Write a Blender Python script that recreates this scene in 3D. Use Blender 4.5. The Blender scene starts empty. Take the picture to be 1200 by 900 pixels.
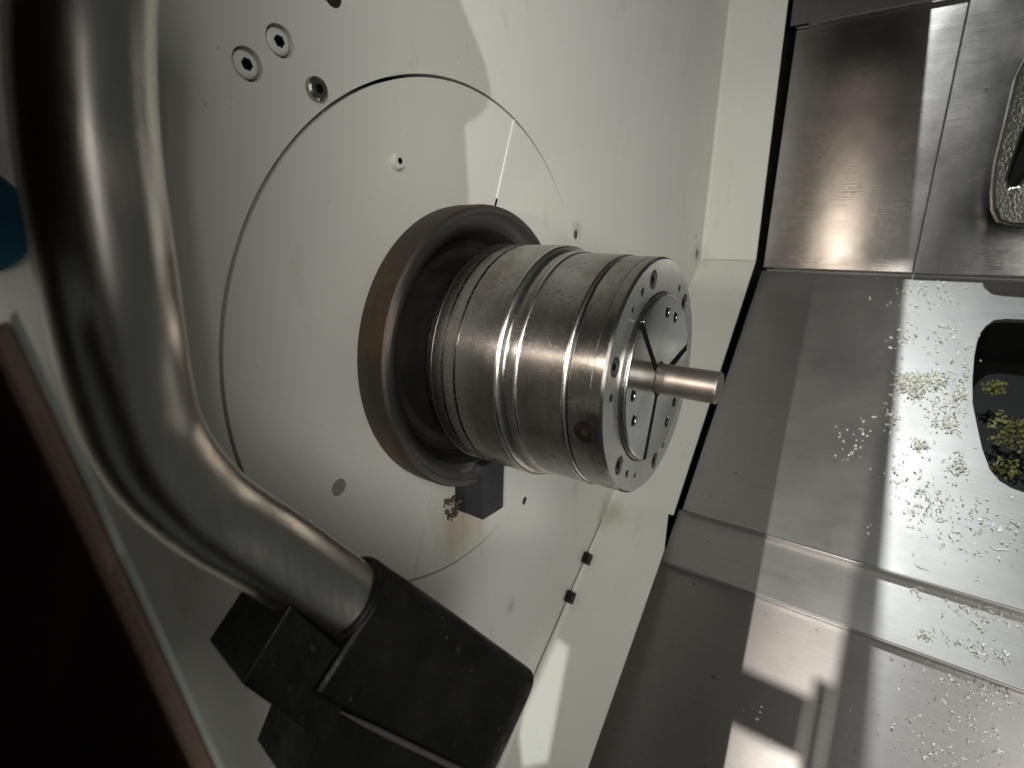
import bpy, bmesh, math, random
from mathutils import Vector, Matrix
from mathutils.geometry import delaunay_2d_cdt
random.seed(7)
S = 0.001                                   # everything below is written in millimetres
# ------------------------------------------------------------------ camera
CAM = Vector((266.58, -312.48, 73.11))
BR = Vector((0.81473, 0.57916, 0.02788)); BU = Vector((-0.16258, 0.18203, 0.96976)); BB = Vector((0.55657, -0.79463, 0.24246))
FPX = 614.18                                # focal length in pixels of a 1200 wide frame
sc = bpy.context.scene
cd = bpy.data.cameras.new('camera'); co = bpy.data.objects.new('camera', cd); sc.collection.objects.link(co)
m = Matrix.Identity(4)
for i in range(3):
    m[i][0] = BR[i]; m[i][1] = BU[i]; m[i][2] = BB[i]; m[i][3] = CAM[i] * S
co.matrix_world = m
cd.sensor_width = 36; cd.lens = FPX / 1200 * 36; cd.clip_start = 0.005; cd.clip_end = 50
cd.dof.use_dof = True; cd.dof.focus_distance = 0.36; cd.dof.aperture_fstop = 9.0
sc.camera = co
# ------------------------------------------------------------------ light
w = bpy.data.worlds.new('World'); sc.world = w; w.use_nodes = True
w.node_tree.nodes['Background'].inputs[0].default_value = (0.80, 0.86, 0.84, 1)
w.node_tree.nodes['Background'].inputs[1].default_value = 0.065

def lamp(name, kind, loc, target, power, color, **kw):
    d = bpy.data.lights.new(name, kind); o = bpy.data.objects.new(name, d); sc.collection.objects.link(o)
    o.location = Vector(loc) * S; d.energy = power; d.color = color
    o.rotation_euler = (Vector(target) - Vector(loc)).to_track_quat('-Z', 'Y').to_euler()
    for k, v in kw.items(): setattr(d, k, v)
    return o
# hand torch and added strip light beside the camera, lamps in front of the machine, lamp over the machine, shop light through the open door
lamp('torch_light', 'SPOT', (118, -318, 101), (128, 500, 25), 1.7, (1.0, 0.86, 0.72), shadow_soft_size=0.003, spot_size=math.radians(43), spot_blend=0.35)
lamp('front_lamp', 'SPOT', (420, -560, 200), (0, 150, 125), 8.5, (0.97, 1.0, 0.99), shadow_soft_size=0.0012, spot_size=math.radians(48), spot_blend=0.25)
lamp('aisle_lamp', 'SPOT', (295, -900, 250), (300, 360, -225), 27, (1.0, 0.94, 0.88), shadow_soft_size=0.0015, spot_size=math.radians(29), spot_blend=0.35)
lamp('added_strip_light', 'AREA', (290, -320, 165), (60, 100, 60), 0.03, (1.0, 0.95, 0.9), shape='RECTANGLE', size=0.008, size_y=0.16)  # unseen strip added to put a long streak on the tube
lamp('machine_lamp', 'SPOT', (188, -120, 1100), (430, 350, -200), 46, (0.93, 0.98, 1.0), shadow_soft_size=0.005, spot_size=math.radians(74), spot_blend=0.2)
lamp('shop_light', 'AREA', (820, -760, 270), (0, 240, 0), 2.05, (1.0, 0.99, 0.94), shape='RECTANGLE', size=0.32, size_y=0.62, spread=math.radians(80))
lamp('added_patch_light', 'SPOT', (165, -900, 300), (28, 120, -415), 30, (0.96, 1.0, 0.98), shadow_soft_size=0.001, spot_size=math.radians(13), spot_blend=0.0)  # made-up lamp, throws the bright patch on the flange through a slotted plate
sc.view_settings.view_transform = 'Standard'; sc.view_settings.look = 'None'; sc.view_settings.gamma = 1
sc.view_settings.exposure = 0.0
sc.view_settings.use_curve_mapping = False
sc.render.engine = 'CYCLES'

# ------------------------------------------------------------------ helpers
def ray(px, py):
    return BR * ((px - 600) / FPX) - BU * ((py - 450) / FPX) - BB
def at(px, py, depth): return CAM + ray(px, py) * depth
def on(px, py, n, o):
    d = ray(px, py); n = Vector(n); return CAM + d * ((Vector(o) - CAM).dot(n) / d.dot(n))

class MB:
    def __init__(s): s.v = []; s.f = []
    def add(s, vs, fs):
        b = len(s.v); s.v += [Vector(v) for v in vs]; s.f += [tuple(i + b for i in f) for f in fs]; return s
    def box(s, lo, hi, mat=None):
        x0, y0, z0 = lo; x1, y1, z1 = hi
        vs = [(x, y, z) for x in (x0, x1) for y in (y0, y1) for z in (z0, z1)]
        if mat: vs = [mat(Vector(v)) for v in vs]
        return s.add(vs, [(0, 1, 3, 2), (4, 6, 7, 5), (0, 4, 5, 1), (2, 3, 7, 6), (0, 2, 6, 4), (1, 5, 7, 3)])
    def loops(s, rings, cap0=False, cap1=False, closed=True):
        n = len(rings[0]); b = len(s.v)
        for r in rings: s.v += [Vector(p) for p in r]
        for i in range(len(rings) - 1):
            for j in range(n if closed else n - 1):
                k = (j + 1) % n
                s.f.append((b + i * n + j, b + i * n + k, b + (i + 1) * n + k, b + (i + 1) * n + j))
        if cap0: s.f.append(tuple(b + j for j in range(n))[::-1])
        if cap1: s.f.append(tuple(b + (len(rings) - 1) * n + j for j in range(n)))
        return s
    def revolve(s, prof, n=128, frame=None, a0=0.0):
        """prof = [(x, r)...] round the X axis, or round frame=(origin, axis, u, v)"""
        if frame is None: frame = (Vector((0, 0, 0)), Vector((1, 0, 0)), Vector((0, 1, 0)), Vector((0, 0, 1)))
        o, ax, u, v = frame
        rings = [[o + ax * x + (u * math.cos(a0 + 2 * math.pi * j / n) + v * math.sin(a0 + 2 * math.pi * j / n)) * r for j in range(n)] for x, r in prof]
        return s.loops(rings)
    def disc(s, x, r, n=64, frame=None, a0=0.0):
        if frame is None: frame = (Vector((0, 0, 0)), Vector((1, 0, 0)), Vector((0, 1, 0)), Vector((0, 0, 1)))
        o, ax, u, v = frame
        vs = [o + ax * x + (u * math.cos(a0 + 2 * math.pi * j / n) + v * math.sin(a0 + 2 * math.pi * j / n)) * r for j in range(n)]
        return s.add(vs, [tuple(range(n))])
    def obj(s, name, mat, parent=None, smooth=35, bevel=0, origin=None):
        me = bpy.data.meshes.new(name)
        o0 = Vector(origin) if origin is not None else Vector((0, 0, 0))
        me.from_pydata([(v - o0) * S for v in s.v], [], s.f); me.validate(); me.update()
        bm = bmesh.new(); bm.from_mesh(me); bmesh.ops.recalc_face_normals(bm, faces=bm.faces); bm.to_mesh(me); bm.free()
        o = bpy.data.objects.new(name, me); sc.collection.objects.link(o); o.location = o0 * S
        me.materials.append(mat)
        if smooth:
            for p in me.polygons: p.use_smooth = True
            me.set_sharp_from_angle(angle=math.radians(smooth))
        if bevel:
            b = o.modifiers.new('bevel', 'BEVEL'); b.width = bevel * S; b.segments = 2; b.limit_method = 'ANGLE'; b.angle_limit = math.radians(40)
        if parent is not None:
            o.parent = parent; q = parent; wl = Vector((0, 0, 0))
            while q is not None: wl += q.location; q = q.parent
            o.location = (o0 * S) - wl
        return o

def plate(outer, holes, to3, depth, side=True, rim=0.35):
    """flat plate in 2-D, with a real hole for each (loop, hole_depth); to3(a, b, d) maps to space, d = depth below the face"""
    loops = [outer] + [h[0] for h in holes]
    vs = []; es = []
    for lp in loops:
        k = len(vs); vs += [Vector(p) for p in lp]; es += [(k + i, k + (i + 1) % len(lp)) for i in range(len(lp))]
    V, E_, F, _, _, _ = delaunay_2d_cdt(vs, es, [], 0, 1e-5)
    def inside(p, lp):
        r = False; j = len(lp) - 1
        for i in range(len(lp)):
            (x0, y0), (x1, y1) = lp[i], lp[j]
            if (y0 > p[1]) != (y1 > p[1]) and p[0] < (x1 - x0) * (p[1] - y0) / (y1 - y0) + x0: r = not r
            j = i
        return r
    bm = bmesh.new(); bv = [bm.verts.new(to3(p.x, p.y, 0)) for p in V]
    for f in F:
        c = (sum(V[i].x for i in f) / 3, sum(V[i].y for i in f) / 3)
        if inside(c, outer) and not any(inside(c, h[0]) for h in holes): bm.faces.new([bv[i] for i in f])
    def wall(pts, d):
        hi = [bm.verts.new(to3(x, y, 0)) for x, y in pts]; lo = [bm.verts.new(to3(x, y, d)) for x, y in pts]
        for i in range(len(pts)):
            j = (i + 1) % len(pts); bm.faces.new((hi[i], hi[j], lo[j], lo[i]))
    if side: wall(outer, depth)
    for pts, hd in holes: wall(pts, hd)
    bmesh.ops.remove_doubles(bm, verts=bm.verts, dist=1e-3)
    mb = MB(); bm.verts.index_update()
    mb.add([v.co.copy() for v in bm.verts], [tuple(v.index for v in f.verts) for f in bm.faces]); bm.free()
    return mb
def circle(cy, cz, r, n=32, a0=0.0): return [(cy + r * math.cos(a0 + 2 * math.pi * i / n), cz + r * math.sin(a0 + 2 * math.pi * i / n)) for i in range(n)]

def thing(name, label, cat, loc, group=None):
    o = bpy.data.objects.new(name, None); sc.collection.objects.link(o); o.location = Vector(loc) * S
    o.empty_display_size = 0.02
    o['label'] = label; o['category'] = cat
    if group: o['group'] = group
    return o
def tag(o, label, cat, group=None, kind=None):
    if kind: o['kind'] = kind
    o['label'] = label; o['category'] = cat
    if group: o['group'] = group
    return o
def catmull(pts, n):
    out = []
    P = [pts[0] * 2 - pts[1]] + pts + [pts[-1] * 2 - pts[-2]]
    for i in range(1, len(P) - 2):
        for k in range(n):
            t = k / n; a, b, c, d = P[i - 1:i + 3]
            out.append(0.5 * ((2 * b) + (c - a) * t + (2 * a - 5 * b + 4 * c - d) * t * t + (3 * b - a - 3 * c + d) * t ** 3))
    out.append(pts[-1]); return out
def tube(mb, path, r, n=12, caps=True):
    ref = Vector((0.31, 0.52, 0.79)); rings = []
    for i, p in enumerate(path):
        t = (path[min(i + 1, len(path) - 1)] - path[max(i - 1, 0)]).normalized()
        ref = (ref - t * ref.dot(t)).normalized(); b = t.cross(ref)
        rr = r[i] if isinstance(r, (list, tuple)) else r
        rings.append([p + (ref * math.cos(2 * math.pi * j / n) + b * math.sin(2 * math.pi * j / n)) * rr for j in range(n)])
    return mb.loops(rings, caps, caps)

# ------------------------------------------------------------------ materials
def mat(name):
    M = bpy.data.materials.new(name); M.use_nodes = True; nt = M.node_tree
    return M, nt, nt.nodes, nt.links, nt.nodes['Principled BSDF']
def nz(N, L, vec, scale, detail=6, rough=0.6, map_scale=(1, 1, 1), loc=(0, 0, 0)):
    mp = N.new('ShaderNodeMapping'); mp.inputs['Scale'].default_value = map_scale; mp.inputs['Location'].default_value = loc; L.new(vec, mp.inputs[0])
    t = N.new('ShaderNodeTexNoise'); t.inputs['Scale'].default_value = scale; t.inputs['Detail'].default_value = detail; t.inputs['Roughness'].default_value = rough
    L.new(mp.outputs[0], t.inputs[0]); return t.outputs[0]
def ramp(N, L, fac, stops):
    r = N.new('ShaderNodeValToRGB'); L.new(fac, r.inputs[0]); e = r.color_ramp.elements
    while len(e) < len(stops): e.new(0.5)
    for k, (p, c) in zip(e, stops): k.position = p; k.color = (c, c, c, 1) if isinstance(c, (int, float)) else (*c, 1)
    return r.outputs[0]
def mixc(N, L, fac, a, b, mode='MIX'):
    x = N.new('ShaderNodeMix'); x.data_type = 'RGBA'; x.blend_type = mode
    for s, v in ((0, fac), (6, a), (7, b)):
        if hasattr(v, 'is_linked'): L.new(v, x.inputs[s])
        else: x.inputs[s].default_value = v if s == 0 else (*v, 1)
    return x.outputs[2]
def bump(N, L, h, strength, dist, prev=None):
    b = N.new('ShaderNodeBump'); b.inputs['Strength'].default_value = strength; b.inputs['Distance'].default_value = dist
    L.new(h, b.inputs['Height'])
    if prev is not None: L.new(prev, b.inputs['Normal'])
    return b.outputs[0]
def pos(N): return N.new('ShaderNodeNewGeometry').outputs['Position']

def paint_mat(name, col, rough=0.42, stains=0.65, stain_col=(0.33, 0.29, 0.20)):
    M, nt, N, L, P = mat(name); g = pos(N)
    big = nz(N, L, g, 9, 5, 0.62); c = mixc(N, L, ramp(N, L, big, [(0.3, 0.0), (0.75, 0.35)]), col, tuple(x * 0.86 for x in col))
    st = ramp(N, L, nz(N, L, g, 22, 9, 0.72, (1, 1, 0.35), (1.3, 2.1, 0.4)), [(0.60, 0.0), (0.80, stains)])
    c = mixc(N, L, st, c, stain_col)
    dots = ramp(N, L, nz(N, L, g, 240, 3, 0.5), [(0.70, 0.0), (0.76, stains * 0.8)]); c = mixc(N, L, dots, c, (0.16, 0.14, 0.11))
    wash = ramp(N, L, nz(N, L, g, 30, 6, 0.6, (1, 1, 0.3), (5, 3, 1)), [(0.62, 0.0), (0.78, stains * 0.12)]); c = mixc(N, L, wash, c, tuple(min(1, x * 1.22) for x in col))
    for cpos, rad, scol, amt in (((0, 0.000, -0.150), 0.050, (0.34, 0.25, 0.14), 0.75), ((0, 0.30, -0.27), 0.035, (0.25, 0.22, 0.16), 0.6), ((0, 0.588, 0.08), 0.03, (0.2, 0.19, 0.16), 0.5), ((0, 0.173, 0.098), 0.014, (0.2, 0.19, 0.15), 0.6), ((0, 0.077, -0.283), 0.012, (0.2, 0.19, 0.15), 0.6)):
        ds = N.new('ShaderNodeVectorMath'); ds.operation = 'DISTANCE'; L.new(g, ds.inputs[0]); ds.inputs[1].default_value = cpos
        nn = nz(N, L, g, 45, 6, 0.7, (1, 1, 0.5)); ma = N.new('ShaderNodeMath'); ma.operation = 'MULTIPLY_ADD'; L.new(nn, ma.inputs[0]); ma.inputs[1].default_value = rad * 1.6; L.new(ds.outputs['Value'], ma.inputs[2])
        dv = N.new('ShaderNodeMath'); dv.operation = 'DIVIDE'; L.new(ma.outputs[0], dv.inputs[0]); dv.inputs[1].default_value = rad * 2
        c = mixc(N, L, ramp(N, L, dv.outputs[0], [(0.35, amt), (0.85, 0.0)]), c, scol)
    L.new(c, P.inputs['Base Color'])
    L.new(ramp(N, L, nz(N, L, g, 40, 5, 0.6), [(0.3, rough + 0.02), (0.7, rough + 0.10)]), P.inputs['Roughness'])
    b1 = bump(N, L, nz(N, L, g, 420, 2, 0.5), 0.10, 0.0005); L.new(bump(N, L, nz(N, L, g, 9, 2, 0.5), 0.05, 0.004, b1), P.inputs['Normal'])
    return M
ANROT = 0.25
def brushed(name, base, rough, metallic=0.8, along=(3, 260, 260), dirt=0.35, aniso=0.6, bstr=0.12):
    M, nt, N, L, P = mat(name); g = pos(N)
    streak = nz(N, L, g, 3.0, 8, 0.75, along)
    fine = nz(N, L, g, 3.0, 4, 0.6, tuple(a * 3 if a > 20 else a * 2 for a in along), (3, 1, 2))
    cloud = nz(N, L, g, 11, 6, 0.65)
    c = mixc(N, L, ramp(N, L, streak, [(0.35, 0.0), (0.65, 1.0)]), tuple(x * 0.86 for x in base), base)
    c = mixc(N, L, ramp(N, L, cloud, [(0.45, 0.0), (0.75, dirt)]), c, tuple(x * y for x, y in zip(base, (0.72, 0.66, 0.60))))
    sp = ramp(N, L, nz(N, L, g, 130, 4, 0.6, (1, 1, 1), (2, 7, 1)), [(0.665, 0.0), (0.74, min(1.0, dirt * 2))]); c = mixc(N, L, sp, c, (0.10, 0.085, 0.07))
    L.new(c, P.inputs['Base Color'])
    P.inputs['Metallic'].default_value = metallic
    r = N.new('ShaderNodeMath'); r.operation = 'MULTIPLY_ADD'; L.new(fine, r.inputs[0]); r.inputs[1].default_value = 0.16; 
    r2 = N.new('ShaderNodeMath'); r2.operation = 'MULTIPLY_ADD'; L.new(cloud, r2.inputs[0]); r2.inputs[1].default_value = 0.25; r2.inputs[2].default_value = rough - 0.20
    L.new(r2.outputs[0], r.inputs[2]); L.new(r.outputs[0], P.inputs['Roughness'])
    if aniso:
        P.inputs['Anisotropic'].default_value = aniso
        t = N.new('ShaderNodeCombineXYZ'); t.inputs[0].default_value = 1.0
        L.new(t.outputs[0], P.inputs['Tangent']); P.inputs['Anisotropic Rotation'].default_value = ANROT
    L.new(bump(N, L, fine, bstr, 0.0003, bump(N, L, nz(N, L, g, 7, 3, 0.5), 0.10, 0.006)), P.inputs['Normal'])
    return M
def turned(name, base, rough, metallic=1.0, rust=0.5, bstr=0.10, pits=0.6, freq=500, aniso=0.0):
    """steel turned on a lathe: fine rings round the X axis, with rust bloom and dark pits"""
    M, nt, N, L, P = mat(name); g = pos(N)
    ringn = nz(N, L, g, 1.0, 5, 0.8, (freq, 3, 3)); band = nz(N, L, g, 1.0, 3, 0.6, (90, 6, 6), (3, 3, 3)); cloud = nz(N, L, g, 26, 7, 0.68)
    c = mixc(N, L, ramp(N, L, band, [(0.35, 0.0), (0.7, 1.0)]), tuple(x * 0.78 for x in base), base)
    c = mixc(N, L, ramp(N, L, cloud, [(0.47, 0.0), (0.72, rust)]), c, (0.20, 0.115, 0.065))
    pit = ramp(N, L, nz(N, L, g, 430, 5, 0.7, (0.7, 1, 1)), [(0.57, 0.0), (0.66, pits * 0.8)]); msk = ramp(N, L, nz(N, L, g, 18, 4, 0.6, (1, 1, 1), (8, 1, 4)), [(0.36, 0.0), (0.52, 1.0)])
    mm = N.new('ShaderNodeMath'); mm.operation = 'MULTIPLY'; L.new(pit, mm.inputs[0]); L.new(msk, mm.inputs[1])
    c = mixc(N, L, mm.outputs[0], c, (0.055, 0.045, 0.035))
    L.new(c, P.inputs['Base Color']); P.inputs['Metallic'].default_value = metallic
    r = N.new('ShaderNodeMath'); r.operation = 'MULTIPLY_ADD'; L.new(cloud, r.inputs[0]); r.inputs[1].default_value = 0.34; r.inputs[2].default_value = rough - 0.14
    r2 = N.new('ShaderNodeMath'); r2.operation = 'MULTIPLY_ADD'; L.new(mm.outputs[0], r2.inputs[0]); r2.inputs[1].default_value = 0.3; L.new(r.outputs[0], r2.inputs[2])
    L.new(r2.outputs[0], P.inputs['Roughness'])
    if aniso:
        tg = N.new('ShaderNodeCombineXYZ'); tg.inputs[0].default_value = 1.0; L.new(tg.outputs[0], P.inputs['Tangent']); P.inputs['Anisotropic'].default_value = aniso
    b = bump(N, L, ringn, bstr, 0.0004); L.new(bump(N, L, nz(N, L, g, 300, 4, 0.6), 0.02, 0.0004, b), P.inputs['Normal'])
    return M
def plain(name, col, rough=0.5, metallic=0.0, var=0.25, scale=60, bstr=0.1, spec=0.5):
    M, nt, N, L, P = mat(name); P.inputs['Specular IOR Level'].default_value = spec; g = pos(N); n = nz(N, L, g, scale, 6, 0.65)
    L.new(mixc(N, L, ramp(N, L, n, [(0.3, 0.0), (0.75, 1.0)]), col, tuple(x * (1 - var) for x in col)), P.inputs['Base Color'])
    P.inputs['Metallic'].default_value = metallic
    L.new(ramp(N, L, n, [(0.3, max(0.03, rough - 0.1)), (0.75, min(1, rough + 0.12))]), P.inputs['Roughness'])
    L.new(bump(N, L, nz(N, L, g, scale * 5, 3, 0.5), bstr, 0.0004), P.inputs['Normal'])
    return M
WHITE = paint_mat('cream_paint', (0.62, 0.61, 0.55))
DISC = paint_mat('cream_paint_cover', (0.62, 0.605, 0.545), 0.45, 0.35)
STEEL = brushed('brushed_stainless', (0.46, 0.44, 0.42), 0.40, 0.95, (3, 260, 260), 0.4, 0.8)
UPPER = brushed('upper_brushed_stainless', (0.46, 0.44, 0.42), 0.24, 1.0, (3, 260, 260), 0.3, 0.85)
STEELM = brushed('smeared_stainless', (0.48, 0.475, 0.46), 0.44, 0.96, (3, 200, 200), 0.3, 0.35)
CHUCK = turned('turned_steel', (0.43, 0.415, 0.39), 0.21, 1.0, 0.38, 0.08, 0.55, 500, 0.75)
CHAMFER = turned('polished_chamfer', (0.72, 0.69, 0.64), 0.20, 1.0, 0.15, 0.02, 0.2)
FACE = turned('ground_steel_face', (0.74, 0.74, 0.70), 0.27, 0.9, 0.12, 0.03, 0.25, 40)
MIRROR = turned('polished_collet_steel', (0.70, 0.70, 0.67), 0.13, 1.0, 0.05, 0.02, 0.25, 40)
RING = turned('black_oxide_ring', (0.17, 0.17, 0.168), 0.36, 0.9, 0.25, 0.25, 0.2)
BORE = turned('shaded_bore', (0.035, 0.034, 0.033), 0.45, 0.6, 0.2, 0.2, 0.2)  # near-black stands in for the deep shade behind the spindle ring
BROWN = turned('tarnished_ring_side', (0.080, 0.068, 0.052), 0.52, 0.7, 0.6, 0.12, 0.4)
BAR = turned('drawn_bar', (0.46, 0.42, 0.385), 0.44, 1.0, 0.7, 0.05, 0.4, 30)
DARK = plain('dark_void', (0.010, 0.010, 0.009), 0.9, spec=0.05)  # near-black stands in for the shade inside holes, slots and gaps
def rubber(name):
    M, nt, N, L, P = mat(name); g = pos(N)
    c = mixc(N, L, ramp(N, L, nz(N, L, g, 34, 7, 0.7), [(0.45, 0.0), (0.8, 1.0)]), (0.006, 0.0058, 0.0055), (0.011, 0.0105, 0.010))
    c = mixc(N, L, ramp(N, L, nz(N, L, g, 300, 4, 0.6, (1, 1, 0.4)), [(0.66, 0.0), (0.75, 0.7)]), c, (0.07, 0.066, 0.058))
    c = mixc(N, L, ramp(N, L, nz(N, L, g, 70, 8, 0.75, (1, 0.3, 1), (4, 1, 2)), [(0.64, 0.0), (0.80, 0.35)]), c, (0.04, 0.038, 0.034))
    L.new(c, P.inputs['Base Color']); P.inputs['Specular IOR Level'].default_value = 0.16
    L.new(ramp(N, L, nz(N, L, g, 55, 7, 0.7), [(0.35, 0.26), (0.7, 0.62)]), P.inputs['Roughness'])
    L.new(bump(N, L, nz(N, L, g, 260, 5, 0.6), 0.25, 0.0006, bump(N, L, nz(N, L, g, 40, 4, 0.6), 0.3, 0.003)), P.inputs['Normal'])
    return M
BLACK = rubber('black_rubber')
SCREW = plain('blackened_screw', (0.030, 0.027, 0.024), 0.45, 0.2)
ZINC = plain('zinc_screw', (0.42, 0.41, 0.38), 0.28, 1.0)
LUG = plain('dark_grey_lug', (0.034, 0.032, 0.038), 0.5, 0.3)
PIPE = brushed('tube_stainless', (0.60, 0.575, 0.52), 0.30, 1.0, (60, 60, 8), 0.3, 0.0, 0.05)
DOOR = plain('dark_brown_door', (0.016, 0.0075, 0.006), 0.75, spec=0.1)
DOORE = plain('brown_edge', (0.32, 0.215, 0.16), 0.5)
RIMM = plain('pale_seal', (0.62, 0.66, 0.60), 0.5)
BLUE = plain('blue_plastic', (0.006, 0.07, 0.12), 0.5, spec=0.2)
GREY = plain('grey_sheet_paint', (0.085, 0.075, 0.068), 0.6)
CHIP = plain('pale_chip', (0.95, 0.95, 0.86), 0.45, 0.0, 0.12, 300)
CHIPY = plain('yellow_green_chip', (0.20, 0.205, 0.06), 0.5, 0.0, 0.6, 60)
TAR = plain('wet_cast_metal', (0.085, 0.085, 0.07), 0.22, 0.7, 0.5, 70, 0.9)

# ------------------------------------------------------------------ setting: headstock wall
def toW(x): return lambda a, b, d: Vector((x - d, a, b))
wall = thing('headstock_wall', 'cream painted headstock wall with a folded edge behind the spindle', 'wall', (0, 0, -600))
prof = [(608, 640), (608, 72), (318.6, -250.3), (283.5, -281.5), (-110, -640)]
scr = [(290, 75), (328, 48)]
holes = [(circle(0, 0, 188.0, 192), 14)]
rec = []
for px, py in scr:
    c = on(px, py, (1, 0, 0), (0, 0, 0)); rec.append(c); holes.append((circle(c.y, c.z, 7.6, 32), 9))
small = []
for px, py, r in ((675, 275, 4.6), (817, 297, 7.5), (615, 587, 4.6), (708, 608, 4.2), (390, -6, 6), (816, 277, 4.0)):
    c = on(px, py, (1, 0, 0), (0, 0, 0)); small.append((c, r)); holes.append((circle(c.y, c.z, r, 20), 9))
panel = plate([(-420, -640), (-420, 640)] + prof, holes, toW(0), 14)
panel.obj('panel', WHITE, wall, smooth=0)
MB().box((-22, -425, -645), (-15, 606, 645)).obj('backing', DARK, wall, smooth=0)
def flange(a, b, x1a, x1b, name='edge_flange'):
    """strip folded at a right angle out of the wall along a-b in the y-z plane"""
    a = Vector((0, *a)); b = Vector((0, *b)); d = (b - a).normalized(); n = Vector((0, -d.z, d.y))
    if n.y < 0: n = -n
    R = 5.0; secs = []
    for p, x1 in ((a, x1a), (b, x1b)):
        pts = [p + n * 0.0 + Vector((0.3, 0, 0)) - n * R]
        for k in range(1, 6):
            t = k / 6 * math.pi / 2
            pts.append(p + Vector((R * (1 - math.cos(t)) + 0.3, 0, 0)) - n * (R * (1 - math.sin(t))))
        pts.append(p + Vector((R, 0, 0))); pts.append(p + Vector((x1, 0, 0)))
        back = [q + n * 2.0 for q in (pts[-1], pts[-2])] + [pts[0] + Vector((-3, 0, 0)) + n * (R + 2)]
        secs.append(pts + back)
    mb = MB(); mb.loops(secs, True, True); return mb.obj(name, WHITE, wall, smooth=30)
flange((608, 640), (608, 72.2), 80, 87)
flange((607.6, 71.6), (318.2, -251), 87, 86)
flange((319.5, -250.0), (282, -283), 79, 90)
flange((284.5, -281.2), (-110, -640), 90, 90)
fa, fb_ = Vector((0.5, 290, -277.5)), Vector((0.5, 70, -463)); fd = (fb_ - fa).normalized(); fn = Vector((0, fd.z, -fd.y))
MB().box((-0.2, -1.6, 0), (0.5, -0.6, (fb_ - fa).length), lambda v: fa + Vector((v.x, 0, 0)) + fn * (v.y + 5.5) + fd * v.z).obj('fold_joint', SCREW, wall, 0)
# black clips over the fold, smear-dark plugs
for px, py, wh in ((684, 653, 'nearer the chuck'), (664, 698, 'nearer the black clamp')):
    c = on(px, py, (1, 0, 0), (0, 0, 0)); c.x = 4
    d = Vector((0, 0.64, 0.77)); e = Vector((0, 0.77, -0.64))
    mb = MB().box((-4, -6, -7), (5, 7, 7), lambda v: c + Vector((v.x, 0, 0)) + e * v.y + d * v.z)
    tag(mb.obj('edge_clip', BLACK, None, 0, 1.0, c), 'small black square clip on the cream wall fold, the one ' + wh, 'clip', 'black clips on the wall fold')

def screw_head(o, name, label, r, h, sr, mtl, dome=0.4, group=None, sub=BLACK, parent=None, ax=Vector((1, 0, 0)), rot=0.2, n=40):
    """round head with a hexagonal socket standing along ax from o"""
    u = ax.orthogonal().normalized(); v = ax.cross(u); fr = (o, ax, u, v)
    mb = MB(); mb.revolve([(0, r), (h * (1 - dome), r), (h * (1 - dome * 0.4), r * 0.93), (h, r * 0.76), (h, sr * 1.25)], n, fr)
    # hexagonal socket
    hexr = [o + ax * h + (u * math.cos(rot + k * math.pi / 3) + v * math.sin(rot + k * math.pi / 3)) * sr for k in range(6)]
    b = len(mb.v); ring = [o + ax * h + (u * math.cos(2 * math.pi * j / n) + v * math.sin(2 * math.pi * j / n)) * sr * 1.25 for j in range(n)]
    mb.v += ring + hexr
    for j in range(n):
        a = (2 * math.pi * (j + .5) / n - rot) / (math.pi / 3); k = int(round(a)) % 6
        mb.f.append((b + j, b + (j + 1) % n, b + n + k))
    for k in range(6):
        jj = [j for j in range(n) if int(round((2 * math.pi * (j + .5) / n - rot) / (math.pi / 3))) % 6 == k]
        a = (rot + (k + .5) * math.pi / 3); j = int(round(a / (2 * math.pi) * n)) % n
        mb.f.append((b + j, b + n + k, b + n + (k + 1) % 6))
    if parent is None:
        t = thing(name, label, 'screw', o, group)
    else: t = parent
    hd = mb.obj('head' if parent is None else name, mtl, t, 30)
    s = MB(); lo = [q - ax * h * 0.75 for q in hexr]; s.loops([[q - ax * 0.02 for q in hexr], lo], False, True)
    s.obj('socket', sub, t if parent is None else hd, 0)
    return t
for c, (px, py) in zip(rec, scr):
    MB().disc(0, 8.2, 32, (Vector((-8.5, c.y, c.z)), Vector((1, 0, 0)), Vector((0, 1, 0)), Vector((0, 0, 1)))).obj('recess_floor', DARK, wall, 0)
    screw_head(Vector((-8.0, c.y, c.z)), 'recessed_screw', 'cream painted cap screw sunk in a ringed wall hole, ' + ('nearest the bent tube' if px == 290 else 'farther from the tube'), 6.3, 7.6, 3.0, WHITE, 0.25, 'painted screws sunk in the wall')
for c, r in small:
    MB().disc(0, r + .2, 20, (Vector((-0.9, c.y, c.z)), Vector((1, 0, 0)), Vector((0, 1, 0)), Vector((0, 0, 1)))).obj('recess_floor', SCREW, wall, 0)  # dark disc just under the face paints in the shade of the hole
c = on(370, 105, (1, 0, 0), (0, 0, 0))
screw_head(c, 'metal_screw', 'bare shiny metal screw just outside the round cover plate', 6.4, 3.4, 2.6, ZINC, 0.7)
# round cover in two halves round the spindle
cover = thing('round_cover', 'round cream cover plate in two halves round the spindle', 'cover plate', (0, 0, -186))
sa = math.atan2(176.7, 59.9)
def half(sign):
    R, r0, g = 186.0, 88.0, 0.5
    ux, uy = math.cos(sa), math.sin(sa); nx, ny = -uy * sign, ux * sign
    pts = []
    for i in range(97):
        t = math.pi * i / 96; pts.append((R * math.cos(t), max(R * math.sin(t), g)))
    for i in range(49):
        t = math.pi * (1 - i / 48); pts.append((r0 * math.cos(t), max(r0 * math.sin(t), g)))
    return [(ux * a + nx * b, uy * a + ny * b) for a, b in pts]
c1 = on(464, 189, (1, 0, 0), (0, 0, 0)); c2 = on(397, 571, (1, 0, 0), (0, 0, 0))
MB_h1 = plate(half(1), [(circle(c2.y, c2.z, 5.6, 24), 3)], toW(0.25), 12); MB_h1.obj('half_plate', DISC, cover, 0)
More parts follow.
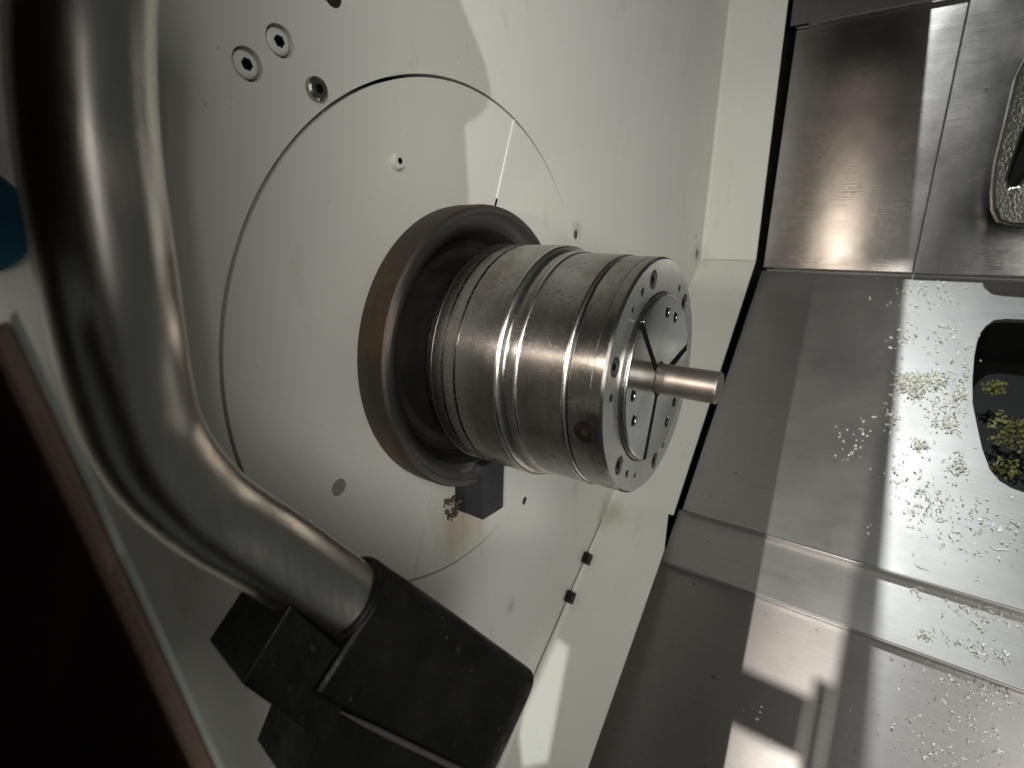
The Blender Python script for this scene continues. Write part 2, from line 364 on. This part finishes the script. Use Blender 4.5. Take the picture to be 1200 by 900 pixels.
MB_h2 = plate(half(-1), [], toW(0.0), 12); MB_h2.obj('half_plate', DISC, cover, 0)
su = Vector((0, math.cos(sa), math.sin(sa))); sn = Vector((0, -su.z, su.y))
for r0, r1, wd, mm in ((121, 186, 0.9, plain('white_sealant', (0.85, 0.86, 0.82), 0.4)), (114, 121, 0.9, DARK), (106.5, 114, 0.8, WHITE)):
    MB().box((0.1, -wd, r0), (0.9, wd, r1), lambda v: Vector((v.x, 0, 0)) + sn * v.y + su * v.z).obj('seam_filler', mm, cover, 0)
screw_head(c1 + Vector((0.2, 0, 0)), 'cover_screw', 'cream painted domed screw with dark socket on the round cover', 5.6, 3.6, 2.1, WHITE, 0.8)
pl = MB(); fr = (Vector((0, c2.y, c2.z)), Vector((1, 0, 0)), Vector((0, 1, 0)), Vector((0, 0, 1)))
pl.revolve([(-2, 5.3), (-0.7, 5.3), (-0.2, 4.8)], 24, fr); pl.disc(-0.2, 4.8, 24, fr)
tag(pl.obj('plug', plain('grey_plug', (0.27, 0.26, 0.22), 0.5), None, 30, 0, c2), 'dull grey round plug set in the lower part of the round cover', 'plug')
# dark lug under the spindle ring
lug = MB().box((-2, -10, -137), (30, 18, -90)).obj('lug', LUG, None, 0, 1.2, (14, 4, -120))
tag(lug, 'dark grey metal lug standing out under the black spindle ring', 'lug')
gr = MB()
for k in range(34):
    q = Vector((random.uniform(0, 7), random.uniform(-24, -10), -132 - random.uniform(-9, 9))); r = random.uniform(0.8, 2.4)
    bm = bmesh.new(); bmesh.ops.create_icosphere(bm, subdivisions=1, radius=r)
    bm.verts.index_update(); gr.add([q + v.co * random.uniform(.7, 1.3) for v in bm.verts], [tuple(v.index for v in f.verts) for f in bm.faces]); bm.free()
o = gr.obj('grime', plain('rusty_grime', (0.10, 0.075, 0.045), 0.7, 0.1, 0.5, 200), None, 60, 0, (6, -16, -133)); tag(o, 'brown oily grime caked beside the dark lug', 'grime', None, 'stuff')

# ------------------------------------------------------------------ chuck
ch = thing('collet_chuck', 'round turned steel collet chuck on the lathe spindle', 'chuck', (80, 0, -79))
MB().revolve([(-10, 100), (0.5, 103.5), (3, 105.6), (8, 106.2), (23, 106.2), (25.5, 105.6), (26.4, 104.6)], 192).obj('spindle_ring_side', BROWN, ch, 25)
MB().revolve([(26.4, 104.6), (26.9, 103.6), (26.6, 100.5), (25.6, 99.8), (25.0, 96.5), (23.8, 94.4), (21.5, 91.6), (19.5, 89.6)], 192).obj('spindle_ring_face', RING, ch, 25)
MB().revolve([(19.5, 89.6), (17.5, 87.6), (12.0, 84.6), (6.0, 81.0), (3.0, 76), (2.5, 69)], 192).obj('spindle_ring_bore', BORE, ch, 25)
MB().revolve([(34.0, 74.0), (34.0, 76.6), (34.8, 77.4), (38.6, 77.8), (39.6, 78.8), (40.4, 79.0), (48.8, 79.0), (49.1, 77.2), (50.5, 77.2), (50.8, 79.0), (58.8, 79.0), (59.0, 77.0), (60.5, 77.0), (60.8, 79.0), (89.0, 79.2), (90.6, 78.9), (92.0, 78.2), (93.0, 77.0), (93.5, 75.6), (94.2, 74.9), (95.4, 75.1), (95.9, 75.6), (101.6, 75.6), (102.6, 75.2), (103.4, 74.7), (104.4, 74.6), (132.6, 74.3), (134.0, 73.6), (134.6, 72.9), (134.6, 71.5)], 256).obj('body', CHUCK, ch, 22)
for x0, r0, x1, r1, x2, r2 in ((38.9, 78.3, 39.9, 79.1, 40.8, 79.15), (89.6, 79.32, 91.6, 78.75, 93.1, 77.0), (101.2, 75.75, 102.6, 75.4, 103.4, 74.85), (132.2, 74.5, 133.6, 74.0, 134.5, 73.0)):
    MB().revolve([(x0, r0 - .5), (x0, r0), ((x0 + x1) / 2, (r0 + r1) / 2 + .12), (x1, r1 + .05), ((x1 + x2) / 2, (r1 + r2) / 2 + .1), (x2, r2), (x2, r2 - .6)], 256).obj('chamfer_band', CHAMFER, ch, 50)
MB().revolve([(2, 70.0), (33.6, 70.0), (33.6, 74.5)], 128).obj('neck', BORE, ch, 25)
fr_ring = MB().revolve([(135.2, 71.5), (135.2, 72.9), (136.0, 73.5), (148.6, 73.5), (148.8, 73.3), (149.1, 73.3), (149.3, 73.5), (154.6, 73.5), (156.0, 72.2)], 256).obj('front_ring', CHUCK, ch, 22)
# front face with bolt holes
fh = [(circle(0, 0, 53.4, 160), 22)]
big = [45 + 60 * k for k in range(6)]; sm = [60 * k for k in range(6)] + [133.5, 13.5, 253.5]
P2 = lambda a, r: (r * math.cos(math.radians(a)), r * math.sin(math.radians(a)))
for a in big: fh.append((circle(*P2(a, 62.6), 5.7, 32), 8))
for a in sm: fh.append((circle(*P2(a, 62.4), 2.5 if a % 60 == 0 else 1.9, 20), 6))
fh.append((circle(*P2(121.5 + 120, 63.4), 1.3, 16), 5)); 
face = plate(circle(0, 0, 72.2, 256), fh, toW(156), 1.0, side=False).obj('front_face', FACE, ch, 30)
for a in big:
    q = Vector((150.0, *P2(a, 62.6)))
    MB().disc(3.6, 5.65, 32, (q, Vector((1, 0, 0)), Vector((0, 1, 0)), Vector((0, 0, 1)))).obj('bolt_seat', DARK, ch, 0)
    screw_head(q, 'bolt', '', 5.0, 5.4, 2.6, SCREW, 0.2, None, DARK, ch, rot=random.uniform(0, 1))
for a in sm + [241.5]:
    mb = MB(); mb.disc(155.3, 2.8, 16, (Vector((0, *P2(a, 62.4))), Vector((1, 0, 0)), Vector((0, 1, 0)), Vector((0, 0, 1)))); mb.obj('hole_bottom', DARK, ch, 0)  # raised near-black disc, so the small holes look deep and unlit
MB().disc(140, 54.2, 96).obj('collet_bore', DARK, ch, 0)
# radial set screw on the front ring
def on_cyl(px, py, r):
    d = ray(px, py); a = d.y ** 2 + d.z ** 2; b = 2 * (CAM.y * d.y + CAM.z * d.z); c_ = CAM.y ** 2 + CAM.z ** 2 - r * r
    return CAM + d * ((-b - math.sqrt(b * b - 4 * a * c_)) / (2 * a))
q = on_cyl(685, 507, 73.5); ax = Vector((0, q.y, q.z)).normalized()
RUSTY = plain('rusty_screw', (0.020, 0.012, 0.009), 0.6, 0.0, 0.5, 300, spec=0.15)
screw_head(q - ax * 1.6, 'set_screw', '', 5.2, 1.9, 2.5, RUSTY, 0.2, None, DARK, fr_ring, ax=ax)
u = ax.cross(Vector((1, 0, 0))); MB().revolve([(0.05, 6.6), (0.25, 6.2), (0.25, 5.5), (-1.2, 5.4)], 40, (q, ax, u, Vector((1, 0, 0)))).obj('screw_rim', RUSTY, fr_ring, 30)
# three collet jaws
def jaw(a0):
    g = 2.3; R, r0 = 51.6, 10.7; lo = math.radians(a0); hi = math.radians(a0 + 120)
    def off(a, r, s): return a + s * math.asin(g / r)
    pts = [(R * math.cos(t), R * math.sin(t)) for t in [off(lo, R, 1) + (off(hi, R, -1) - off(lo, R, 1)) * i / 60 for i in range(61)]]
    pts += [(r0 * math.cos(t), r0 * math.sin(t)) for t in [off(hi, r0, -1) + (off(lo, r0, 1) - off(hi, r0, -1)) * i / 20 for i in range(21)]]
    mid = a0 + 60
    hs = [(circle(*P2(mid + s * 11.5, 41), 3.3, 24), 1.3) for s in (-1, 1)]
    j = plate(pts, hs, toW(159.6), 19)
    o = j.obj('collet_jaw', MIRROR, ch, 30, 0)
    b = o.modifiers.new('bevel', 'BEVEL'); b.width = 0.7 * S; b.segments = 2; b.limit_method = 'ANGLE'; b.angle_limit = math.radians(50)
    for s in (-1, 1):
        mbb = MB(); mbb.disc(159.05, 3.5, 20, (Vector((0, *P2(mid + s * 11.5, 41))), Vector((1, 0, 0)), Vector((0, 1, 0)), Vector((0, 0, 1)))); mbb.obj('socket_bottom', DARK, o, 0)  # disc close to the face, colours the socket as dark as its shade
for a0 in (15, 135, 255):
    jaw(a0); ca, sa_ = math.cos(math.radians(a0)), math.sin(math.radians(a0))
    MB().box((141, 10.2, -2.27), (159.35, 51.5, 2.27), lambda v: Vector((v.x, v.y * ca - v.z * sa_, v.y * sa_ + v.z * ca))).obj('slot_shade_fill', DARK, ch, 0)  # dark fill added to paint the slots in shade over bright jaw sides
MB().revolve([(140, 52.5), (157.4, 52.5), (158.2, 52.1), (158.2, 51.8)], 128).obj('collet_sleeve', CHUCK, ch, 30)
bar = MB().revolve([(142, 9.7), (194.6, 9.7), (195.6, 9.0), (195.7, 0.01)], 64).obj('workpiece_bar', BAR, None, 25, 0, (170, 0, 0))
tag(bar, 'short round steel bar gripped in the middle of the collet', 'workpiece')

# ------------------------------------------------------------------ stainless back covers
back = thing('back_panel', 'upright brushed stainless back panel above the slope', 'panel', (300, 620, 62))
MB().box((97, 620, 62), (289.5, 624, 396)).obj('sheet', UPPER, back, 0, 0.8)
MB().box((290.5, 619.2, 62), (760, 623, 398)).obj('sheet', UPPER, back, 0, 0.8)
MB().box((97, 614, 396.4), (289.5, 622, 399)).obj('top_lip', UPPER, back, 0, 0.8)
tp = MB().box((89, 611, 400), (760, 613, 640)).obj('overhead_panel', GREY, None, 0, 1, (200, 600, 404)); tag(tp, 'dark panel above the stainless back panel', 'panel')
s2 = math.sqrt(.5)
def slope(y0, z0): return lambda a, b, d: Vector((a, y0 - b * s2 + d * s2, z0 - b * s2 - d * s2))
pk = [(470, 62), (415, 65), (392, 66), (381.4, 69.5), (374, 80), (369.5, 92), (367, 108), (366, 130), (366.6, 165), (369, 200), (375, 230), (381, 258), (389, 283), (397, 294), (407, 300), (425, 304), (470, 306), (505, 295), (520, 250), (525, 180), (520, 110), (505, 72)]
mid = thing('slope_cover', 'sloping stainless way cover littered with chips', 'way cover', (400, 330, -245))
mp = plate([(94, 0), (94, 427), (760, 427), (760, 0)], [(pk, 6)], slope(632, 57), 2.0)
mp.obj('sheet', STEELM, mid, 0)
f2 = slope(632, 57)
MB().box((100, 427.2, -0.2), (760, 429.2, 15), lambda v: f2(v.x, v.y, v.z)).obj('lower_lip', STEEL, mid, 0, 0.7)
MB().box((100, -3.2, -2.2), (760, -0.3, 9), lambda v: f2(v.x, v.y, v.z)).obj('upper_lip', STEELM, mid, 0, 0.7)
# deep chip pocket behind the opening
pc = [f2(a, b, 90) for a, b in pk]; pb = MB(); pb.loops([[f2(a, b, 6.2) for a, b in pk], pc], False, True)
po = pb.obj('pocket', plain('dark_pocket', (0.012, 0.0125, 0.012), 0.5, 0.0, spec=0.2), mid, 20)
st2 = thing('step_cover', 'narrow stainless step strip under the lip of the slope', 'way cover', (400, 305, -295))
f3 = slope(632 + 9, 57 - 9)
MB().box((86, 424, 0), (760, 496, 2), lambda v: f3(v.x, v.y, v.z)).obj('sheet', STEELM, st2, 0, 0.7)
MB().box((86, 496.2, -0.4), (760, 498.2, 10), lambda v: f3(v.x, v.y, v.z)).obj('lower_lip', STEEL, st2, 0, 0.7)
st3 = thing('lower_cover', 'large lower stainless cover below the step strip', 'way cover', (400, 100, -560))
f4 = slope(632 + 16.5, 57 - 16.5)
MB().box((60, 486, 0), (760, 1000, 2), lambda v: f4(v.x, v.y, v.z)).obj('sheet', STEEL, st3, 0, 0.7)
# near-black sheets standing in for the shade in the gaps
bk = MB().box((20, 645, -60), (108, 648, 640)).obj('gap_back', DARK, None, 0, 0, (60, 645, 60)); tag(bk, 'dark gap between the cream edge and the stainless panels', 'panel')
f5 = slope(632 + 26, 57 - 26)
bk2 = MB().box((-10, -10, 0), (108, 1000, 2), lambda v: f5(v.x, v.y, v.z)).obj('gap_back', DARK, None, 0, 0, (60, 300, -300)); tag(bk2, 'dark gap beside the sloping covers', 'panel')

# ------------------------------------------------------------------ chips
def curl(mb, base, tilt, size, w, turns):
    n = 5; u = tilt @ Vector((1, 0, 0)); v = tilt @ Vector((0, 1, 0)); k = tilt @ Vector((0, 0, 1)); L_ = []; R_ = []
    for i in range(n + 1):
        t = i / n; a = turns * t
        p = base + u * (math.sin(a) / max(turns, .01) * size) + k * ((1 - math.cos(a)) / max(turns, .01) * size) + v * (0.12 * size * math.sin(t * 5))
        L_.append(p - v * w * (0.4 + 0.6 * math.sin(math.pi * min(.95, t + .1)))); R_.append(p + v * w * (0.4 + 0.6 * math.sin(math.pi * min(.95, t + .1))))
    b = len(mb.v); mb.v += L_ + R_; m_ = n + 1
    for i in range(n): mb.f.append((b + i, b + i + 1, b + m_ + i + 1, b + m_ + i))
from mathutils import Euler
BS = Matrix((Vector((1, 0, 0)), Vector((0, -s2, -s2)), Vector((0, -s2, s2)))).transposed()
def scatter(mb, cx, cs, sx, ss, n, f=f2, big=1.0, lift=0.0):
    for _ in range(n):
        a = random.gauss(cx, sx); b = random.gauss(cs, ss)
        if f is f2 and (b > 424 or b < 3): continue
        T = BS @ Euler((random.uniform(-.6, .6), random.uniform(-.5, .3), random.uniform(0, 6.28))).to_matrix()
        curl(mb, f(a, b, -0.4 - random.uniform(0, lift)), T, (1.8 + 6.0 * random.random() ** 2) * big, random.uniform(.5, 1.5) * big, random.uniform(.3, 3.4))
def spot(px, py, f=0):
    q = on(px, py, (0, 1, -1), (0, 575, 0)); return q.x, (632 - q.y) / s2
chips = MB()
for px, py, sx, ss, n, lf in ((1072, 452, 11, 11, 420, 5), (1058, 448, 7, 8, 200, 5), (1095, 445, 14, 8, 190, 4), (1105, 478, 16, 14, 90, 2), (1125, 462, 4, 8, 80, 4), (1110, 500, 12, 6, 70, 2), (1078, 522, 8, 4, 70, 2), (1122, 545, 8, 12, 80, 2), (1060, 395, 16, 12, 40, 1), (1115, 400, 22, 30, 40, 1), (1045, 490, 8, 16, 34, 1), (1050, 560, 10, 16, 20, 1), (1090, 590, 26, 20, 70, 1), (1130, 440, 3, 10, 40, 2), (1010, 510, 8, 12, 14, 1), (1150, 610, 40, 20, 70, 1), (1085, 345, 40, 20, 60, 1), (1100, 560, 60, 60, 60, .6), (1120, 630, 60, 20, 40, .6), (990, 520, 20, 26, 16, .5)):
    a, b = spot(px, py); scatter(chips, a, b, sx * .55, ss * .8, n, f2, 1.0, lf)
for px, py in ((1110, 432), (1095, 610), (1160, 640), (1072, 660), (1066, 405), (1128, 520), (1100, 380)):
    a, b = spot(px, py); T = BS @ Euler((0.2, 0, random.uniform(0, 6.28))).to_matrix(); curl(chips, f2(a, b, -0.6), T, random.uniform(11, 18), .55, random.uniform(.3, 1.0))
chips = chips.obj('metal_chips', CHIP, None, 60, 0, f2(320, 150, 0)); tag(chips, 'pale curly metal chips scattered over the sloping cover', 'chips', None, 'stuff')
cl = MB()
for px, py, sx, ss, n in ((1085, 745, 7, 3, 30), (1075, 690, 4, 4, 18), (1150, 720, 40, 14, 70), (1140, 760, 30, 6, 50)):
    q = on(px, py, (0, 1, -1), (0, 593, 0)); scatter(cl, q.x, (641 - q.y) / s2, sx * .5, ss * .6, n, f3, .9, 1)
for px, py, sx, ss, n in ((1130, 830, 70, 60, 150), (1080, 880, 60, 30, 60), (890, 850, 30, 20, 5), (1150, 800, 60, 20, 60)):
    q = on(px, py, (0, 1, -1), (0, 608, 0)); scatter(cl, q.x, (648.5 - q.y) / s2, sx * .4, ss * .5, n, f4, .8, .5)
cl = cl.obj('metal_chips', CHIP, None, 60, 0, f3(320, 460, 0)); tag(cl, 'sparse pale chips on the step strip and the lower cover', 'chips', None, 'stuff')
# chips caught in the pocket
def clump(a, b, d, r, n, mtl, label):
    mb = MB()
    for _ in range(n):
        T = Euler([random.uniform(0, 6.28) for _ in range(3)]).to_matrix()
        curl(mb, f2(a + random.gauss(0, r), b + random.gauss(0, r), d + random.gauss(0, r * .3)), T, random.uniform(3, 9), random.uniform(1, 3), random.uniform(.6, 3.4))
    o = mb.obj('chip_clump', mtl, None, 60, 0, f2(a, b, d)); tag(o, label, 'chips', None, 'stuff')
for px, py, r, n, l in ((1166, 425, 5, 70, 'pale green clump of chips near the top of the dark pocket'), (1192, 478, 10, 260, 'bright yellow green clump of chips in the middle of the dark pocket'), (1180, 520, 8, 60, 'dull olive clump of chips low in the dark pocket')):
    a, b = spot(px, py); clump(a + 8, b + 8, 40, r, n, CHIPY, l)

# ------------------------------------------------------------------ wet cast bracket at the right
tb = thing('tool_bracket', 'wet dark metal bracket with a rounded end in front of the back panel', 'bracket', (390, 560, 120))
ol = [(1215, 40), (1190, 90), (1176, 150), (1166, 190), (1162, 225), (1163, 245), (1170, 260), (1182, 264), (1215, 266), (1330, 268), (1330, 40)]
pts = [on(a, b, (0, 1, 0), (0, 560, 0)) for a, b in ol]
il = [(1212, 130), (1196, 160), (1186, 190), (1180, 210), (1183, 220), (1192, 218), (1202, 205), (1218, 180), (1300, 170), (1300, 120)]
ip = [on(a, b, (0, 1, 0), (0, 560, 0)) for a, b in il]
plate([(p.x, p.z) for p in pts], [([(p.x, p.z) for p in ip], 14)], lambda a, b, d: Vector((a, 552 + d, b)), 26).obj('plate', TAR, tb, 0, 3.0)
MB().box((355, 567, 150), (460, 572, 260)).obj('slot_floor', DARK, tb, 0)
MB().box((420, 574, 140), (520, 618, 300)).obj('mount', TAR, tb, 0, 2)

# ------------------------------------------------------------------ bent tube and black clamp
rail = [(118, -150, 149), (102, -40, 147), (99, 40, 146), (101, 110, 146.5), (110, 200, 148), (126, 300, 152), (140, 385, 157), (153, 450, 164), (171, 507, 172), (205, 560, 180), (252, 604, 192), (320, 647, 206), (386, 690, 221), (440, 724, 232)]
path = catmull([at(*p) for p in rail], 8)
t = MB(); tube(t, path, 16.9, 64)
pipe = t.obj('bent_tube', PIPE, None, 60, 0, path[len(path) // 2]); tag(pipe, 'bent stainless tube running down into the black clamp', 'tube')
o0 = at(398, 697, 223.6); e1 = (at(386, 690, 221) - at(252, 604, 192)).normalized()
e3 = ray(400, 700).normalized(); e3 = (e3 - e1 * e3.dot(e1)).normalized(); e2 = e3.cross(e1).normalized()
if (at(380, 760, 213) - o0).dot(e2) < 0: e2 = -e2        # e2 points down-left in the picture
def inpl(px, py, d=0): 
    q = on(px, py, e3, o0 + e3 * d) - o0; return q.dot(e1), q.dot(e2)
cl_ = thing('tube_clamp', 'black moulded clamp block holding the lower end of the bent tube', 'clamp', o0 + e2 * 70)
fr = lambda v: o0 + e1 * v.x + e2 * v.y + e3 * v.z
s1 = inpl(612, 756)[0]
# sleeve: rounded top running into a flat block
secs = []
for s in [4.0, 5.5] + [5.5 + (s1 - 7.5) * k / 10 for k in range(1, 11)] + [s1]:
    r = 19.9 if 5 < s < s1 - 1 else 18.9
    ring = [(math.sin(a) * -r, -math.cos(a) * r) for a in [math.pi * 1.0 - math.pi * 1.5 * k / 30 for k in range(31)]]
    # from far side over the top to the front, then down the block
    ring = [(-r * math.cos(a), -r * math.sin(a)) for a in [-math.pi / 2 + math.pi * k / 30 for k in range(31)]]
    n_ = 2.0 + 3.0 * max(0, min(1, (s - 4) / 40))
    ring = [(-r * math.copysign(abs(c_) ** (2 / n_), c_), math.copysign(abs(d_) ** (2 / n_), d_) * r) for c_, d_ in [(math.cos(a), -math.sin(a)) for a in [-math.pi / 2 + math.pi * k / 30 for k in range(31)]]]
    ring += [(31, -r + .4), (33.0, -r + 2.5), (33.0, r)]
    secs.append([fr(Vector((s, y, z))) for y, z in ring])
mb = MB(); mb.loops(secs, True, True); mb.obj('sleeve', BLACK, cl_, 28)
lowp = [inpl(a, b, -12) for a, b in ((345, 714), (340, 708), (282, 800), (366, 858), (340, 925), (420, 1010), (540, 1010), (578, 905))]
lowp = [(x, y) for x, y in lowp]
lowp[-1] = (s1 - 0.6, lowp[-1][1]); lowp += [(s1 - 0.6, 34.8), (20, 34.8), (14, 17)]
plate(lowp, [], lambda a, b, d: fr(Vector((a, b, -19.2 + d + max(0, 4 - a * .12)))), 44).obj('block', BLACK, cl_, 0, 0.8)
ra, rb = inpl(440, 768, -19), inpl(583, 858, -19)
rp = [fr(Vector((ra[0] + (rb[0] - ra[0]) * k / 6, 33.9, -18.6 - .4 * math.sin(k)))) for k in range(7)]
mb = MB(); tube(mb, rp, [0.5, 1.2, 1.4, 1.4, 1.4, 1.5, 1.7], 10); mb.obj('parting_bead', plain('dull_bead', (0.055, 0.05, 0.042), 0.5), cl_, 60)
mb = MB(); tube(mb, [fr(Vector((4.0 + 0 * k, -18.0 * math.cos(2 * math.pi * k / 40), 18.0 * math.sin(2 * math.pi * k / 40)))) for k in range(41)], 1.9, 8, False); mb.obj('mouth_ring', BLACK, cl_, 60)

# ------------------------------------------------------------------ dark door edge and blue cap at the left
dr = thing('door_edge', 'dark brown door edge with a thin pale seal beside the tube', 'door', at(150, 900, 130))
A = at(19, 362, 112); B = at(305, 990, 142); D1 = (B - A).normalized(); vw = ray(150, 650).normalized()
vw = (vw - D1 * vw.dot(D1)).normalized(); sd = D1.cross(vw).normalized()
if (at(100, 650, 130) - at(150, 650, 130)).dot(sd) < 0: sd = -sd
Ld = (B - A).length
def dbox(nm, y0, y1, z0, z1, mtl, x0=0, bev=.5, cut=0):
    f = lambda v: A + D1 * (v.x + cut * v.y) + sd * v.y + vw * v.z
    return MB().box((x0, y0, z0), (Ld, y1, z1), f).obj(nm, mtl, dr, 0, bev)
dbox('pale_seal', 0, 1.7, 0, 7, RIMM, 0, .5, 0.9)
dbox('edge_strip', 1.8, 6.4, -0.5, 6, DOORE, 1, 1.4, 0.35)
dbox('panel', 6.5, 90, -2.5, 4, DOOR, 3, 1.0, 0.1)
dbox('grip_strip', 40, 46, -8, -2.6, DOORE, 60, 1.5, 0.0)
bc = on(-52, 255, (1, 0, 0), (0, 0, 0)); mb = MB(); fr = (bc, Vector((1, 0, 0)), Vector((0, 1, 0)), Vector((0, 0, 1)))
mb.revolve([(0, 19), (8, 19), (9.5, 17.5), (9.5, 9), (7.5, 8), (7.5, 0.01)], 48, fr)
tag(mb.obj('blue_cap', BLUE, None, 30, 0, bc), 'round blue plastic cap on the wall beyond the tube', 'cap')

# ------------------------------------------------------------------ added light blockers outside the picture
rf = MB().box((-20, -440, 560), (237, 650, 566)).obj('light_block_roof', GREY, None, 0, 0, (120, 0, 560)); rf['kind'] = 'structure'  # unseen sheet, its edge set to cut off the lamp above
dl = thing('light_block_leaf', 'dark brown leaf added to block light, unseen at the front of the machine', 'door', (60, -368, -640))  # added blocker, never in view
MB().box((-20, -372, -640), (79, -366, 300)).obj('panel', DOOR, dl, 0)
df = thing('light_block_frame', 'unseen brown plate with a warm edge strip, added to shade the wall', 'light blocker', (100, -333, 66))
fp = [(-20, 66), (145, 66), (145, -240), (-20, -240), (-20, -420), (249.5, -420), (248.5, 66), (249, 165), (247.5, 184), (253.4, 189), (256.5, 195), (254.5, 202), (246, 215), (238, 240), (234, 330), (234, 559), (-20, 559)]
plate(fp, [], lambda a, b, d: Vector((a, -330 - d, b)), 3).obj('panel', DOOR, df, 0)  # added plate, outline shaped to cast the shadow edge on the wall
MB().box((200, -329.8, 68), (232, -327, 558)).obj('edge_strip', DOORE, df, 0)  # warm strip added to give a brown reflection in the back panel

# gobo added to cut the lit patch on the flange, unseen behind the camera
LP = Vector((165, -900, 300)); hole = []
for q in ((7, 162, -373), (25, 160, -375), (50, 80, -455), (26, 66, -467), (9, 84, -452), (4, 95, -440)):
    q = Vector(q); t_ = 200 / (q.y + 900); h = LP + (q - LP) * t_; hole.append((h.x, h.z))
ls = plate([(80, 60), (200, 60), (200, 270), (80, 270)], [(hole, 1)], lambda a, b, d: Vector((a, -700 - d, b)), 1).obj('patch_gobo', GREY, None, 0, 0, (250, -700, 110)); tag(ls, 'slotted plate added to shape a patch of light, unseen behind the camera', 'screen')
hd = MB().box((397, -521, 150), (445, -520, 193.9)).obj('front_lamp_gobo', GREY, None, 0, 0, (420, -520, 150)); tag(hd, 'small unseen plate added to block part of the front lamp', 'screen')  # added to keep the front lamp off the lower flange
asn = thing('aisle_lamp_gobo', 'upright plate with a side arm added to shade the slope, unseen behind the camera', 'screen', (300, -700, 60))  # added to shape the aisle lamp's light on the slopes
MB().box((293.6, -701, 60), (345, -700, 262)).obj('post', GREY, asn, 0)
MB().box((262, -701, 131), (290.4, -700, 142)).obj('arm', GREY, asn, 0)
MB().box((290.6, -701.2, 127.5), (293.4, -700.2, 146)).obj('arm_bracket', GREY, asn, 0)
